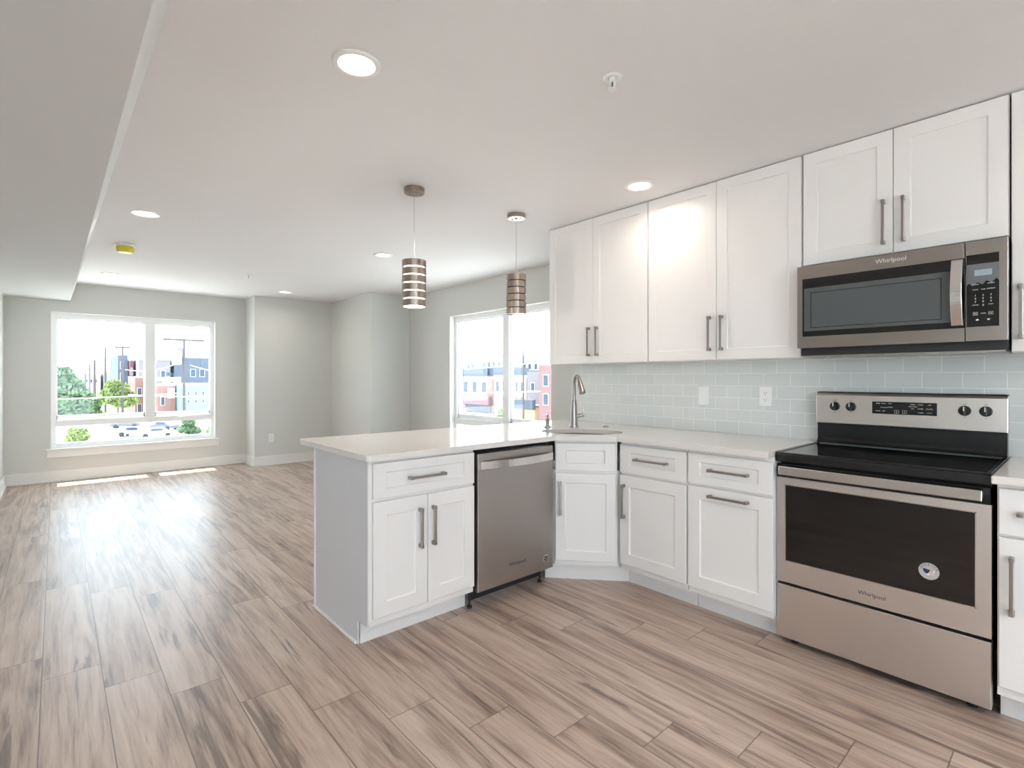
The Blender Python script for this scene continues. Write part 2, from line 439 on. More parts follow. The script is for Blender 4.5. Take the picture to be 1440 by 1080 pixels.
def window(name, loc, rz, w, zb, zt, split, sill=None):
    """unit in a wall hole: local x along the wall, y outwards; upper fixed pane, upper casement, wide low pane"""
    root = bpy.data.objects.new(name, None); COL.objects.link(root); root.location = loc; root.rotation_euler = (0, 0, rz); root['kind'] = 'structure'
    y0, y1 = 0.075, 0.145
    fw = 0.052
    f = MB()
    f.box(0, fw, y0, y1, zb, zt).box(w - fw, w, y0, y1, zb, zt)
    f.box(fw, w - fw, y0, y1, zt - fw - 0.015, zt).box(fw, w - fw, y0, y1, zb, zb + 0.058)
    f.box(fw, w - fw, y0 - 0.01, y1, 0.668, 0.745)
    f.box(split - 0.025, split + 0.085, y0 - 0.012, y1, 0.745, zt - fw - 0.015)
    build('frame', f, M_VINYL, root, 0.004)
    s = MB()                                                       # stepped glazing beads of the two upper lights
    for a, b in ((fw, split - 0.025), (split + 0.085, w - fw)):
        t = 0.012
        s.box(a, a + t, y0 + .02, y1 - .02, 0.745, zt - fw - .015).box(b - t, b, y0 + .02, y1 - .02, 0.745, zt - fw - .015)
        s.box(a, b, y0 + .02, y1 - .02, 0.745, 0.80).box(a, b, y0 + .02, y1 - .02, zt - fw - .03, zt - fw - .015)
    build('sash', s, M_VINYL, root, 0.002)
    for a, b, c, d in ((fw, split - 0.025, 0.745, zt - fw - .015), (split + 0.085, w - fw, 0.745, zt - fw - .015), (fw, w - fw, zb + 0.058, 0.668)):
        build('pane', MB().box(a - .004, b + .004, y0 + 0.034, y0 + 0.038, c - .004, d + .004), M_GLASS, root)
    hx = (split + 0.085 + w - fw) / 2
    h = MB().box(hx - 0.055, hx + 0.055, y0 - 0.022, y0 - 0.008, 0.71, 0.735).box(hx - 0.05, hx + 0.005, y0 - 0.034, y0 - 0.022, 0.717, 0.729)
    build('crank_handle', h, M_VINYL, root, 0.002)
    if sill:
        st = MB().box(-0.04, w + 0.045, -0.03, 0.075, zb - 0.018, zb + 0.002)
        st.box(-0.032, w + 0.037, -0.016, -0.001, zb - 0.105, zb - 0.018)
        build('window_sill', st, M_TRIM, root, 0.003)
    r = MB()                                                       # painted reveal liner
    r.box(0.0, 0.006, 0, y0, zb, zt).box(w - 0.006, w, 0, y0, zb, zt).box(0.006, w - 0.006, 0, y0, zt - 0.006, zt)
    build('reveal', r, M_TRIM, root)
    return root
window('window_1', (-8.38, -0.05, 0), R(90), 1.772, 0.40, 2.075, 0.972, True)
window('window_2', (-5.52, 3.82, 0), 0, 1.83, 0.40, 2.065, 1.005, False)
window('added_window_3', (2.3, -2.6, 0), R(180), 2.0, 0.40, 2.075, 1.1, True)  # unseen window, added to let more daylight into the kitchen
window('added_window_4', (2.6, 0.9, 0), R(-90), 2.8, 0.05, 2.10, 1.5, False)  # second window invented out of view, adds daylight on ceiling and peninsula

def portal(x, y, z, sx, sy, rot):
    d = bpy.data.lights.new('window_daylight_portal', 'AREA'); d.shape = 'RECTANGLE'; d.size = sx; d.size_y = sy; d.cycles.is_portal = True
    o = bpy.data.objects.new('window_daylight_portal', d); COL.objects.link(o); o.location = (x, y, z); o.rotation_euler = rot
portal(-8.56, 0.836, 1.24, 1.66, 1.75, (R(90), 0, R(-90)))
portal(-4.605, 3.99, 1.24, 1.66, 1.82, (R(-90), 0, 0))
portal(1.3, -2.72, 1.24, 1.98, 1.66, (R(90), 0, 0))
portal(2.72, -0.5, 1.08, 2.78, 2.04, (R(90), 0, R(90)))

# tiled splashback
struct('trim_1', MB().box(-2.825, 2.6, 3.2, 3.2085, 0.9145, 1.47), M_TILE, label='pale grey-green glass subway tile splashback')

# ------------------------------------------------------------------ kitchen cabinets
def base_cabinet(name, label, loc, rz, w, doors, drawers, depth=0.60, toe=0.122, group='white base cabinets', kick=(0, 0)):
    root = thing(name, label, 'cabinet', loc, rz, group)
    build('body', MB().box(0.001, w - 0.001, 0.0215, depth, 0.115, 0.8830), M_CAB, root)
    build('toe_kick', MB().box(0.001 + kick[0], w - 0.001 + kick[1], toe, toe + 0.015, 0.0, 0.1145), M_CAB, root)
    for (a, b, z0, z1, hx, hz, hl, hv) in doors:
        d = build('door', MB().door(a, b, z0, z1), M_CAB, root)
        if hl: build('handle', MB().handle(hx, hz, hl, hv), M_NICKEL, d, 0.002)
    for (a, b, z0, z1, hx, hz, hl) in drawers:
        d = build('drawer', MB().door(a, b, z0, z1, railz=0.044), M_CAB, root)
        if hl: build('handle', MB().handle(hx, hz, hl, False), M_NICKEL, d, 0.002)
    return root

# peninsula cabinet (front faces +X): local x = world Y
P0 = 1.076
pen = base_cabinet('base_cabinet', 'white two-door base cabinet with one wide drawer at the free end of the peninsula', (-2.186, P0, 0), R(90), 0.603,
    [(0.015, 0.304, 0.152, 0.688, 0.258, 0.532, 0.192, True), (0.308, 0.596, 0.152, 0.688, 0.333, 0.532, 0.192, True)],
    [(0.015, 0.596, 0.703, 0.868, 0.297, 0.783, 0.205)], depth=0.645, kick=(0.006, 0.02))
build('end_panel', MB()._add([(0.0, y, z) for y, z in ((0.0225, 0.115), (0.122, 0.115), (0.122, 0.0), (0.663, 0.0), (0.663, 0.8830), (0.0225, 0.8830))] +
      [(-0.006, y, z) for y, z in ((0.0225, 0.115), (0.122, 0.115), (0.122, 0.0), (0.663, 0.0), (0.663, 0.8830), (0.0225, 0.8830))],
      [(0, 1, 2, 3, 4, 5), (11, 10, 9, 8, 7, 6)] + [(i, 6 + i, 6 + (i + 1) % 6, (i + 1) % 6) for i in range(6)]), M_PANEL, pen, label='grey painted end panel')
build('corner_trim', MB().box(-0.012, -0.0062, 0.648, 0.664, 0.0, 0.8830), M_CAB, pen)
build('face_strip', MB().box(-0.006, 0.013, 0.014, 0.0222, 0.13, 0.8830), M_CAB, pen)
build('shoe_molding', MB().box(-0.018, -0.0062, 0.128, 0.664, 0.0, 0.017), M_CAB, pen, 0.005)

# diagonal sink cabinet between dishwasher and range wall
A = Vector((-2.186, 2.2865)); Bp = Vector((-1.897, 2.54)); ang = math.atan2(Bp.y - A.y, Bp.x - A.x); SW = (Bp - A).length
sk = thing('sink_cabinet', 'narrow white diagonal cabinet under the corner sink, handle on its left', 'cabinet', (A.x, A.y, 0), ang)
inv = Matrix.Rotation(-ang, 2)
def loc2(x, y): return tuple(inv @ (Vector((x, y)) - A))
build('body', MB().prism([(0.004, 0.0215), (SW - 0.004, 0.0215), loc2(-1.905, 2.62), loc2(-1.905, 3.17), loc2(-2.83, 3.17), loc2(-2.83, 2.296), loc2(-2.25, 2.296)], 0.115, 0.70), M_CAB, sk)
build('face_frame', MB().box(0.003, SW - 0.003, 0.0215, 0.034, 0.7, 0.8830), M_CAB, sk)
build('toe_kick', MB().box(-0.062, SW + 0.077, 0.1, 0.115, 0, 0.1145), M_CAB, sk)
d = build('door', MB().door(0.008, SW - 0.012, 0.147, 0.681, rail=0.058), M_CAB, sk)
build('handle', MB().handle(0.037, 0.53, 0.2, True), M_NICKEL, d, 0.002)
build('false_drawer_front', MB().door(0.008, SW - 0.012, 0.698, 0.866, railz=0.044), M_CAB, sk)

base_cabinet('base_cabinet', 'white base cabinet with one drawer over a left-handled door, right of the corner sink', (-1.890, 2.54, 0), 0, 0.444,
    [(0.006, 0.440, 0.15, 0.683, 0.040, 0.530, 0.2, True)], [(0.006, 0.440, 0.698, 0.864, 0.226, 0.787, 0.215)], kick=(-0.014, 0))
base_cabinet('base_cabinet', 'white base cabinet with horizontal pulls on drawer and pull-out door, left of the range', (-1.443, 2.54, 0), 0, 0.438,
    [(0.005, 0.442, 0.15, 0.69, 0.229, 0.652, 0.205, False)], [(0.005, 0.442, 0.704, 0.864, 0.229, 0.786, 0.205)])
base_cabinet('base_cabinet', 'white base cabinet right of the range, cut by the right edge', (-0.227, 2.54, 0), 0, 0.55,
    [(0.006, 0.544, 0.153, 0.692, 0.041, 0.527, 0.205, True)], [(0.006, 0.544, 0.703, 0.868, 0.275, 0.784, 0.44)])

def wall_cabinet(label, x0, x1, z0, split, handles, hz, hl, depth=0.25):
    w = x1 - x0
    root = thing('wall_cabinet', label, 'cabinet', (x0, 2.937, z0), 0, 'white wall cabinets')
    h = CE - 0.003 - z0
    build('body', MB().box(0.001, w - 0.001, 0.0215, depth, 0.0, h), M_CAB, root)
    edges = [0.003] + ([split - x0 - 0.0015, split - x0 + 0.0015] if split else []) + [w - 0.003]
    for i in range(0, len(edges), 2):
        d = build('door', MB().door(edges[i], edges[i + 1], 0.002, h - 0.003, rail=0.062), M_CAB, root)
        build('handle', MB().handle(handles[i // 2] - x0, hz - z0, hl, True), M_NICKEL, d, 0.002)
    return root
wall_cabinet('tall white two-door wall cabinet above the corner sink, leftmost of the row', -2.864, -1.954, 1.371, -2.4235, (-2.452, -2.375), 1.53, 0.21)
wall_cabinet('tall white two-door wall cabinet above the light switch, lit by the downlight', -1.951, -1.011, 1.371, -1.479, (-1.518, -1.443), 1.53, 0.205)
wall_cabinet('short white two-door wall cabinet directly above the microwave', -1.007, -0.2225, 1.85, -0.616, (-0.652, -0.575), 2.0, 0.208)
wall_cabinet('white wall cabinet right of the microwave, cut by the right edge', -0.2195, 0.32, 1.371, None, (-0.188,), 1.534, 0.22)

# ------------------------------------------------------------------ worktops with undermount sink
SC_C = Vector((-2.215, 2.575)); SC_D = Vector((0.80, 0.60)).normalized(); SC_A, SC_B = 0.262, 0.165
def ell(a, b, n=48):
    p = Vector((-SC_D.y, SC_D.x)); o = []
    for k in range(n):
        t = 2 * math.pi * k / n; c, s = math.cos(t), math.sin(t)
        o.append(SC_C + SC_D * (a * math.copysign(abs(c) ** 0.85, c)) + p * (b * math.copysign(abs(s) ** 0.85, s)))
    return o
def counter_mesh():
    rc = 0.025
    def arc(cx, cy, a0, a1): return [(cx + rc * math.cos(R(a0 + (a1 - a0) * k / 5)), cy + rc * math.sin(R(a0 + (a1 - a0) * k / 5))) for k in range(6)]
    outer = arc(-3.03 + rc, 1.046 + rc, 180, 270) + arc(-2.155 - rc, 1.046 + rc, 270, 360) + [(-2.155, 2.268), (-1.884, 2.508), (-1.008, 2.508), (-1.008, 3.199), (-2.965, 3.199)]
    inner = [tuple(v) for v in ell(SC_A, SC_B)]
    bm = bmesh.new(); edges = []
    for loop in (outer, inner):
        vs = [bm.verts.new((x, y, 0.914)) for x, y in loop]
        for i in range(len(vs)): edges.append(bm.edges.new((vs[i], vs[(i + 1) % len(vs)])))
    r = bmesh.ops.triangle_fill(bm, edges=edges, use_beauty=True)
    for f in bm.faces:
        if f.normal.z < 0: f.normal_flip()
    ex = bmesh.ops.extrude_face_region(bm, geom=list(bm.faces))
    bmesh.ops.translate(bm, verts=[g for g in ex['geom'] if isinstance(g, bmesh.types.BMVert)], vec=(0, 0, -0.030))
    bmesh.ops.recalc_face_normals(bm, faces=bm.faces)
    me = bpy.data.meshes.new('countertop'); bm.to_mesh(me); bm.free(); me.materials.append(M_COUNTER); return me
ct = bpy.data.objects.new('countertop', counter_mesh()); COL.objects.link(ct)
bv = ct.modifiers.new('bevel', 'BEVEL'); bv.width = 0.006; bv.segments = 3; bv.limit_method = 'ANGLE'; bv.angle_limit = R(50)
tag(ct, 'white quartz worktop wrapping the peninsula, corner sink and wall run', 'countertop')
ct2 = build('countertop', MB().box(-0.238, 0.6, 2.508, 3.199, 0.884, 0.914), M_COUNTER, None, 0.005)
tag(ct2, 'short white quartz worktop right of the range', 'countertop')

# sink bowl
def sink_bowl():
    m = MB(); rings = [(1.10, 0.8815), (1.015, 0.8815), (0.99, 0.872), (0.93, 0.79), (0.86, 0.735), (0.6, 0.722), (0.15, 0.718)]
    v = []; n = 48
    for s, z in rings:
        for p in ell(SC_A * s, SC_B * s + (0.012 if s > 1 else 0), n): v.append((p.x - SC_C.x, p.y - SC_C.y, z))
    fs = [(j * n + (k + 1) % n, j * n + k, (j + 1) * n + k, (j + 1) * n + (k + 1) % n) for j in range(len(rings) - 1) for k in range(n)]
    fs.append(tuple((len(rings) - 1) * n + k for k in range(n)))
    return m._add(v, fs)
sb = thing('sink', 'stainless steel undermount corner sink set in the worktop', 'sink', (SC_C.x, SC_C.y, 0))
o = build('bowl', sink_bowl(), M_STEEL_DW, sb, smooth=True)
sm = o.modifiers.new('thickness', 'SOLIDIFY'); sm.thickness = 0.0015; sm.offset = -1
build('drain', MB().lathe([(0.045, 0.7185), (0.045, 0.7215), (0.03, 0.7205), (0.012, 0.719)], n=28), M_NICKEL, sb, smooth=True)

# faucet
fx, fy = -2.458, 2.775
fd = Vector((0.9, -0.436, 0))                         # spout leans over the bowl
fc = thing('faucet', 'brushed nickel pull-down faucet behind the corner sink', 'faucet', (fx, fy, 0.914))
build('body', MB().lathe([(0.034, 0.0), (0.034, 0.006), (0.029, 0.012), (0.0255, 0.06), (0.0205, 0.15), (0.0185, 0.19), (0.014, 0.195)], n=28), M_NICKEL, fc, smooth=True)
neck = [Vector((0, 0, 0.18)), Vector((0, 0, 0.26)), Vector((0, 0, 0.30))]
for k in range(1, 9):
    a = math.pi * k / 9.5
    neck.append(fd * (0.052 * (1 - math.cos(a))) + Vector((0, 0, 0.30 + 0.066 * math.sin(a))))
build('neck', MB().tube(neck, 0.0125, 14), M_NICKEL, fc, smooth=True)
e = neck[-1]; dn = (neck[-1] - neck[-2]).normalized()
build('spray_head', MB().tube([e - dn * 0.004, e + dn * 0.012, e + dn * 0.05, e + dn * 0.096, e + dn * 0.1], [0.0135, 0.0165, 0.0205, 0.0245, 0.022], 18), M_NICKEL, fc, smooth=True)
hd = Vector((0.70, 0.71, 0))
build('lever', MB().tube([hd * 0.012 + Vector((0, 0, .075)), hd * 0.045 + Vector((0, 0, .083)), hd * 0.072 + Vector((0, 0, .088))], [0.015, 0.013, 0.012], 14).tube([hd * 0.062 + Vector((0, 0, .088)), hd * 0.068 + Vector((0, 0, .115)), hd * 0.062 + Vector((0, 0, .145))], [0.007, 0.006, 0.0045], 10), M_NICKEL, fc, smooth=True)
sd = thing('soap_dispenser', 'small nickel soap dispenser left of the faucet', 'soap dispenser', (-2.558, 2.607, 0.914))
sd.scale = (1.2, 1.2, 1.1)
build('base', MB().lathe([(0.021, 0), (0.021, 0.005), (0.011, 0.012), (0.009, 0.03), (0.013, 0.04), (0.013, 0.052), (0.006, 0.058)], n=20), M_NICKEL, sd, smooth=True)
build('spout', MB().tube([(0, 0, 0.05), (0, 0, 0.075), (0.012, -0.016, 0.085), (0.036, -0.04, 0.080)], [0.006, 0.006, 0.006, 0.005], 10), M_NICKEL, sd, smooth=True)
hc = build('hole_cover', MB().lathe([(0.021, 0), (0.021, 0.004), (0.016, 0.008), (0.006, 0.009)], (0, 0, 0), n=24), M_NICKEL, None, smooth=True)
hc.location = (-2.30, 2.935, 0.914)
tag(hc, 'small round nickel cap on the worktop right of the faucet', 'hole cover')

# ------------------------------------------------------------------ dishwasher (front faces +X)
dw = thing('dishwasher', 'stainless steel dishwasher in the peninsula beside the sink cabinet', 'dishwasher', (-2.186, 1.6825, 0), R(90))
W = 0.597
build('body', MB().box(0.004, W - 0.004, 0.06, 0.60, 0.117, 0.862), M_BLACKM, dw)
build('door', MB().box(0.012, W - 0.004, 0.0, 0.055, 0.107, 0.855), M_STEEL_DW, dw, 0.004)
pts = [(0.028 + 0.555 * k / 16, -0.012 - 0.032 * math.sin(math.pi * k / 16)) for k in range(17)]
hb = MB().strap(pts, 0.768, 0.812, 0.008)
hb.box(0.028, 0.045, -0.012, 0.002, 0.768, 0.812).box(0.566, 0.583, -0.012, 0.002, 0.768, 0.812)
build('handle', hb, M_STEEL_HI, dw, 0.002, label='bowed bright steel bar handle')
build('toe_panel', MB().box(0.03, W - 0.01, 0.10, 0.112, 0.03, 0.0995), M_BLACKM, dw)
for x in (0.02, W - 0.035):
    build('foot', MB().lathe([(0.014, 0.0), (0.014, 0.012), (0.006, 0.014), (0.006, 0.099)], (x, 0.085, 0), n=14), M_BLACKM, dw, smooth=True)
build('side_bracket', MB().box(0.0, 0.004, 0.03, 0.09, 0.085, 0.13), M_BLACKM, dw)
build('logo', MB().text('Whirlpool', 0.032, 0.30, 0.205, -0.0006), M_LEGEND_D, dw)
bd = build('badge', MB().lathe([(0.024, 0.0), (0.024, 0.0012)], (0.531, 0.0, 0.175), n=28, axis='y'), M_SILVER, dw, label='round energy sticker')
bt = MB().box(0.516, 0.546, -0.0020, -0.0013, 0.180, 0.187).box(0.514, 0.548, -0.0020, -0.0013, 0.168, 0.174).box(0.520, 0.543, -0.0020, -0.0013, 0.158, 0.163)
build('print', bt, M_BLACKM, bd)

# ------------------------------------------------------------------ electric range
rg = thing('range', 'freestanding stainless steel electric range with black glass cooktop', 'range', (-1.002, 2.59, 0))
W = 0.758
build('body', MB().box(0.003, W - 0.003, 0.045, 0.595, 0.03, 0.867), M_BLACK, rg)
ck = MB().box(-0.002, W + 0.002, -0.012, 0.545, 0.8675, 0.905)
ck.box(-0.002, W + 0.002, -0.012, 0.006, 0.905, 0.912).box(-0.002, 0.016, 0.006, 0.545, 0.905, 0.912).box(W - 0.016, W + 0.002, 0.006, 0.545, 0.905, 0.912)
build('cooktop', ck, M_BLACK, rg, 0.004)
build('cooktop_glass', MB().box(0.018, W - 0.018, 0.008, 0.50, 0.9052, 0.9095), M_GLASSB, rg, 0.001)
bgp = MB()
prof = [(0.545, 0.9125), (0.528, 0.918), (0.538, 0.928), (0.545, 0.94), (0.545, 1.02), (0.595, 1.02), (0.595, 0.9125)]
n = len(prof)
bgp._add([(0.004, y, z) for y, z in prof] + [(W - 0.0, y, z) for y, z in prof], [tuple(range(n)), tuple(range(2 * n - 1, n - 1, -1))] + [(i, n + i, n + (i + 1) % n, (i + 1) % n) for i in range(n)])
build('backguard_base', bgp, M_BLACK, rg, smooth=False, label='glossy black lower backguard')
gp = [(0.524, 1.022), (0.526, 1.172), (0.534, 1.184), (0.555, 1.186), (0.595, 1.186), (0.595, 1.022)]
g = MB(); n = len(gp)
g._add([(0.003, y, z) for y, z in gp] + [(W + 0.004, y, z) for y, z in gp], [tuple(range(n)), tuple(range(2 * n - 1, n - 1, -1))] + [(i, n + i, n + (i + 1) % n, (i + 1) % n) for i in range(n)])
build('backguard', g, M_STEEL, rg, 0.003)
build('backguard_cap', MB().box(0.004, W + 0.003, 0.537, 0.594, 1.1862, 1.190), M_BLACKM, rg, 0.001)
for x in (0.094, 0.168, 0.618, 0.690):
    k = build('knob', MB().lathe([(0.0235, 0.0), (0.0225, 0.012), (0.0195, 0.016)], (x, 0.5245, 1.114), n=28, axis='y'), M_BLACK, rg, smooth=True)
    build('grip', MB().box(x - 0.0055, x + 0.0055, 0.490, 0.509, 1.094, 1.134), M_BLACK, k, 0.002)
    build('pointer', MB().box(x - 0.0018, x + 0.0018, 0.4888, 0.4896, 1.114, 1.134), M_LEGEND, k)
    mk = MB().text('OFF', 0.007, x, 1.144, 0.5250).text('HI', 0.006, x, 1.082, 0.5238)
    for a in range(12):
        t = 2 * math.pi * a / 12
        mk.box(x + 0.0285 * math.cos(t) - .0006, x + 0.0285 * math.cos(t) + .0006, 0.5240, 0.5246, 1.114 + 0.0285 * math.sin(t) - .0006, 1.114 + 0.0285 * math.sin(t) + .0006)
    build('dial_print', mk, M_LEGEND_D, k)
dp = build('display_panel', MB().box(0.262, 0.520, 0.519, 0.527, 1.084, 1.145), M_GLASSB, rg, 0.001)
lg = MB(); yy = 0.5186
for t, x, z in (('BAKE', .288, 1.136), ('BROIL', .312, 1.136), ('KEEP', .337, 1.136), ('FROZEN', .312, 1.116), ('WARM', .337, 1.118), ('TIMER', .287, 1.098), ('SET', .312, 1.098), ('OVEN', .428, 1.134), ('TEMP/TIME', .428, 1.124), ('SET', .428, 1.114), ('START', .458, 1.134), ('OFF', .492, 1.134), ('COOK', .458, 1.115), ('CANCEL', .492, 1.115), ('CLEAN', .458, 1.096), ('LOCK', .492, 1.096)):
    lg.text(t, 0.0072, x, z, yy, 0.0002)
for x in (0.364, 0.396):
    for a, b_, c_, d_ in ((-.009, .009, .0065, .0075), (-.009, .009, -.0075, -.0065), (-.009, -.008, -.0075, .0075), (.008, .009, -.0075, .0075), (-.0005, .0005, -.0075, .0075)):
        lg.box(x + a, x + b_, yy - .0003, yy + .0002, 1.097 + c_, 1.097 + d_)
build('legend', lg, M_LEGEND, dp)
build('control_band', MB().box(0.002, W - 0.002, 0.0, 0.044, 0.794, 0.856), M_BLACK, rg, 0.002)
# oven door: steel frame around glass
wx0, wx1, wz0, wz1 = 0.036, 0.716, 0.396, 0.760
dm = MB().box(0, wx0, 0, 0.043, 0.296, 0.792).box(wx1, W, 0, 0.043, 0.296, 0.792).box(wx0, wx1, 0, 0.043, 0.296, wz0).box(wx0, wx1, 0, 0.043, wz1, 0.792)
od = build('oven_door', dm, M_STEEL, rg)
build('door_glass', MB().box(wx0, wx1, 0.0015, 0.03, wz0, wz1), M_GLASSB, od, label='black oven window')
fr = MB()
for a, b_, c_, d_ in ((wx0, wx1, wz0, wz0 + .004), (wx0, wx1, wz1 - .004, wz1), (wx0, wx0 + .004, wz0, wz1), (wx1 - .004, wx1, wz0, wz1)): fr.box(a, b_, -0.0008, 0.0014, c_, d_)
build('glass_trim', fr, M_STEEL_HI, od)
ho = MB().box(0.028, 0.738, -0.058, -0.046, 0.812, 0.852)
for x in (0.028, 0.724): ho.box(x, x + 0.014, -0.046, 0.001, 0.820, 0.846)
build('handle', ho, M_STEEL_HI, od, 0.003, label='flat bright steel bar handle')
build('logo', MB().text('Whirlpool', 0.024, 0.384, 0.341, -0.0005), M_LEGEND_D, od)
st = build('sticker', MB().lathe([(0.033, 0), (0.033, 0.0008)], (0.575, 0.0012, 0.497), n=40, axis='y'), M_SILVER, od, label='round silver sticker reading AMERICA')
am = MB()
for i, chh in enumerate('AMERICA'):
    a = R(90 + 66 - 22 * i); am.text(chh, 0.0115, 0.575 + 0.0255 * math.cos(a), 0.497 + 0.0255 * math.sin(a), 0.0002, 0.0001, rot=-(a - math.pi / 2))
build('lettering', am, M_BLACKM, st)
usa = [(x * 1.15, z * 1.15) for x, z in [(-.017, .008), (-.012, .011), (-.004, .009), (.004, .008), (.010, .006), (.017, .010), (.016, .003), (.012, -.003), (.013, -.011), (.009, -.007), (.003, -.008), (-.002, -.013), (-.006, -.008), (-.012, -.006), (-.017, -.001)]]
build('map_print', MB()._add([(0.575 + x, 0.00025, 0.494 + z) for x, z in usa], [tuple(range(len(usa)))[::-1]]), M_PLASTIC, st)
fl = MB(); fl._add([(0.575 + x, 0.0001, 0.494 + z) for x, z in usa[:4] + [(.0, -.002), (-.006, -.008), (-.012, -.006), (-.017, -.001)]], [tuple(range(8))[::-1]])
build('blue_field', fl, M_BLUE, st)
sr = MB()
for z, x0_, x1_ in ((.006, .003, .013), (.0005, .002, .013), (-.005, .0, .012)): sr.box(0.575 + x0_, 0.575 + x1_, 0.00005, 0.00015, 0.494 + z - .0013, 0.494 + z + .0013)
build('red_stripes', sr, M_RED, st)
build('storage_drawer', MB().box(0.0, W, 0.0, 0.043, 0.032, 0.283), M_STEEL, rg, 0.003)
for x in (0.06, W - 0.06):
    for y in (0.06, 0.53):
        build('foot', MB().lathe([(0.018, 0.0), (0.018, 0.012), (0.008, 0.014), (0.008, 0.0295)], (x, y, 0), n=14), M_BLACKM, rg, smooth=True)

# ------------------------------------------------------------------ microwave
mw = thing('microwave', 'stainless over-the-range microwave under the short wall cabinet', 'microwave', (-1.002, 2.85, 1.398))
W = 0.782; Z = 1.398
def bz(m): return m.xf(Matrix.Translation((0, 0, -Z)))
build('body', bz(MB().box(0.004, W - 0.004, 0.04, 0.345, 1.3792, 1.836)), M_BLACKM, mw)
dx = 0.651
dm = MB().box(0, 0.024, 0, 0.038, 1.417, 1.832).box(0.024, dx - 0.001, 0, 0.038, 1.767, 1.832).box(0.024, dx - 0.001, 0, 0.038, 1.417, 1.474)
md = build('door', bz(dm), M_STEEL_MW, mw)
build('door_glass', bz(MB().box(0.024, dx - 0.001, 0.001, 0.03, 1.474, 1.767)), M_GLASSB, md, label='black glass border')
ins = build('screen', bz(MB().box(0.032, 0.606, -0.0004, 0.0009, 1.501, 1.718)), M_GREYGL, md, label='grey see-through window')
fr = MB()
for a, b_, c_, d_ in ((0.062, 0.575, 1.516, 1.519), (0.062, 0.575, 1.692, 1.695), (0.062, 0.065, 1.516, 1.695), (0.572, 0.575, 1.516, 1.695)): fr.box(a, b_, -0.0008, -0.0003, c_, d_)
build('screen_border', bz(fr), M_GLASSB, ins)
# bowed vertical handle
hp = MB(); n = 16; v = []
for k in range(n + 1):
    t = k / n; z = 1.484 + 0.278 * t; y = -0.010 - 0.034 * math.sin(math.pi * t)
    v += [(0.608, y, z), (0.646, y, z), (0.646, y + 0.009, z), (0.608, y + 0.009, z)]
fs = [(0, 3, 2, 1), (n * 4, n * 4 + 1, n * 4 + 2, n * 4 + 3)]
for k in range(n):
    for j in range(4): fs.append((k * 4 + j, k * 4 + (j + 1) % 4, k * 4 + 4 + (j + 1) % 4, k * 4 + 4 + j))
hp._add(v, fs); hp.box(0.610, 0.644, -0.006, 0.001, 1.484, 1.50).box(0.610, 0.644, -0.006, 0.001, 1.746, 1.762)
build('handle', bz(hp), M_STEEL_HI, md, 0.002, label='bowed bright steel handle')
build('logo', bz(MB().text('Whirlpool', 0.028, 0.395, 1.803, -0.0008)), M_PLASTIC, md)
cp = build('control_panel', bz(MB().box(dx + 0.002, W, 0, 0.038, 1.417, 1.832)), M_STEEL_MW, mw, 0.002)
build('panel_glass', bz(MB().box(dx + 0.005, 0.756, -0.001, 0.001, 1.476, 1.775)), M_GLASSB, cp, label='black keypad glass')
build('lcd', bz(MB().box(0.681, 0.735, -0.0018, -0.0008, 1.686, 1.711)), M_LCD, cp, label='pale lcd display')
kb = MB()
for r_, row in enumerate(('123', '456', '789')):
    for c_, ch in enumerate(row): kb.text(ch, 0.0105, 0.684 + 0.0238 * c_, 1.605 - 0.0132 * r_, -0.0013, 0.0002)
kb.text('0', 0.0105, 0.708, 1.564, -0.0013, 0.0002).text('CANCEL', 0.0055, 0.684, 1.566, -0.0013, 0.0002).text('START', 0.0055, 0.731, 1.566, -0.0013, 0.0002)
for t, x, z in (('COOK', .684, 1.629), ('TIME', .708, 1.629), ('DEFROST', .732, 1.630), ('POWER', .684, 1.651), ('REHEAT', .732, 1.652), ('TIMER', .708, 1.530)): kb.text(t, 0.0062, x, z, -0.0013, 0.0002)
for x in (0.684, 0.731):
    for a, b_, c_, d_ in ((-.007, .007, .0055, .0062), (-.007, .007, -.0062, -.0055), (-.007, -.0063, -.0062, .0062), (.0063, .007, -.0062, .0062), (-.003, -.0015, -.003, .003), (.0015, .003, -.003, .003)):
        kb.box(x + a, x + b_, -.0014, -.0011, 1.530 + c_, 1.530 + d_)
kb._add([(0.684, -.0013, 1.504), (0.690, -.0013, 1.509), (0.696, -.0013, 1.504), (0.690, -.0013, 1.500)], [(0, 3, 2, 1)])
kb._add([(0.719, -.0013, 1.507), (0.730, -.0013, 1.507), (0.7245, -.0013, 1.500)], [(0, 2, 1)])
build('keypad_legend', bz(kb), M_LEGEND, cp)
fm = MB(); nx, nz = 12, 8; v = []
for j in range(nz + 1):
    for i in range(nx + 1):
        x = dx + 0.006 + (0.100) * i / nx
        lo = 1.648 + 0.016 * (i / nx) + 0.008 * math.sin(i * 1.9); z = lo + (1.735 - lo) * j / nz
        v.append((x, -0.0028 - 0.002 * mnoise.noise(Vector((x * 90, z * 60, 0))), z))
fm._add(v, [(j * (nx + 1) + i, j * (nx + 1) + i + 1, (j + 1) * (nx + 1) + i + 1, (j + 1) * (nx + 1) + i) for j in range(nz) for i in range(nx)])
build('protective_film', bz(fm), M_FILM, cp, smooth=True, label='crumpled clear film over the display')
vt = MB().box(0.012, W - 0.012, 0.046, 0.33, 1.373, 1.379)
for k in range(9): vt.box(0.06 + k * 0.075, 0.11 + k * 0.075, 0.052, 0.062, 1.368, 1.373)
build('bottom_grille', bz(vt), M_STEEL_DW, mw)

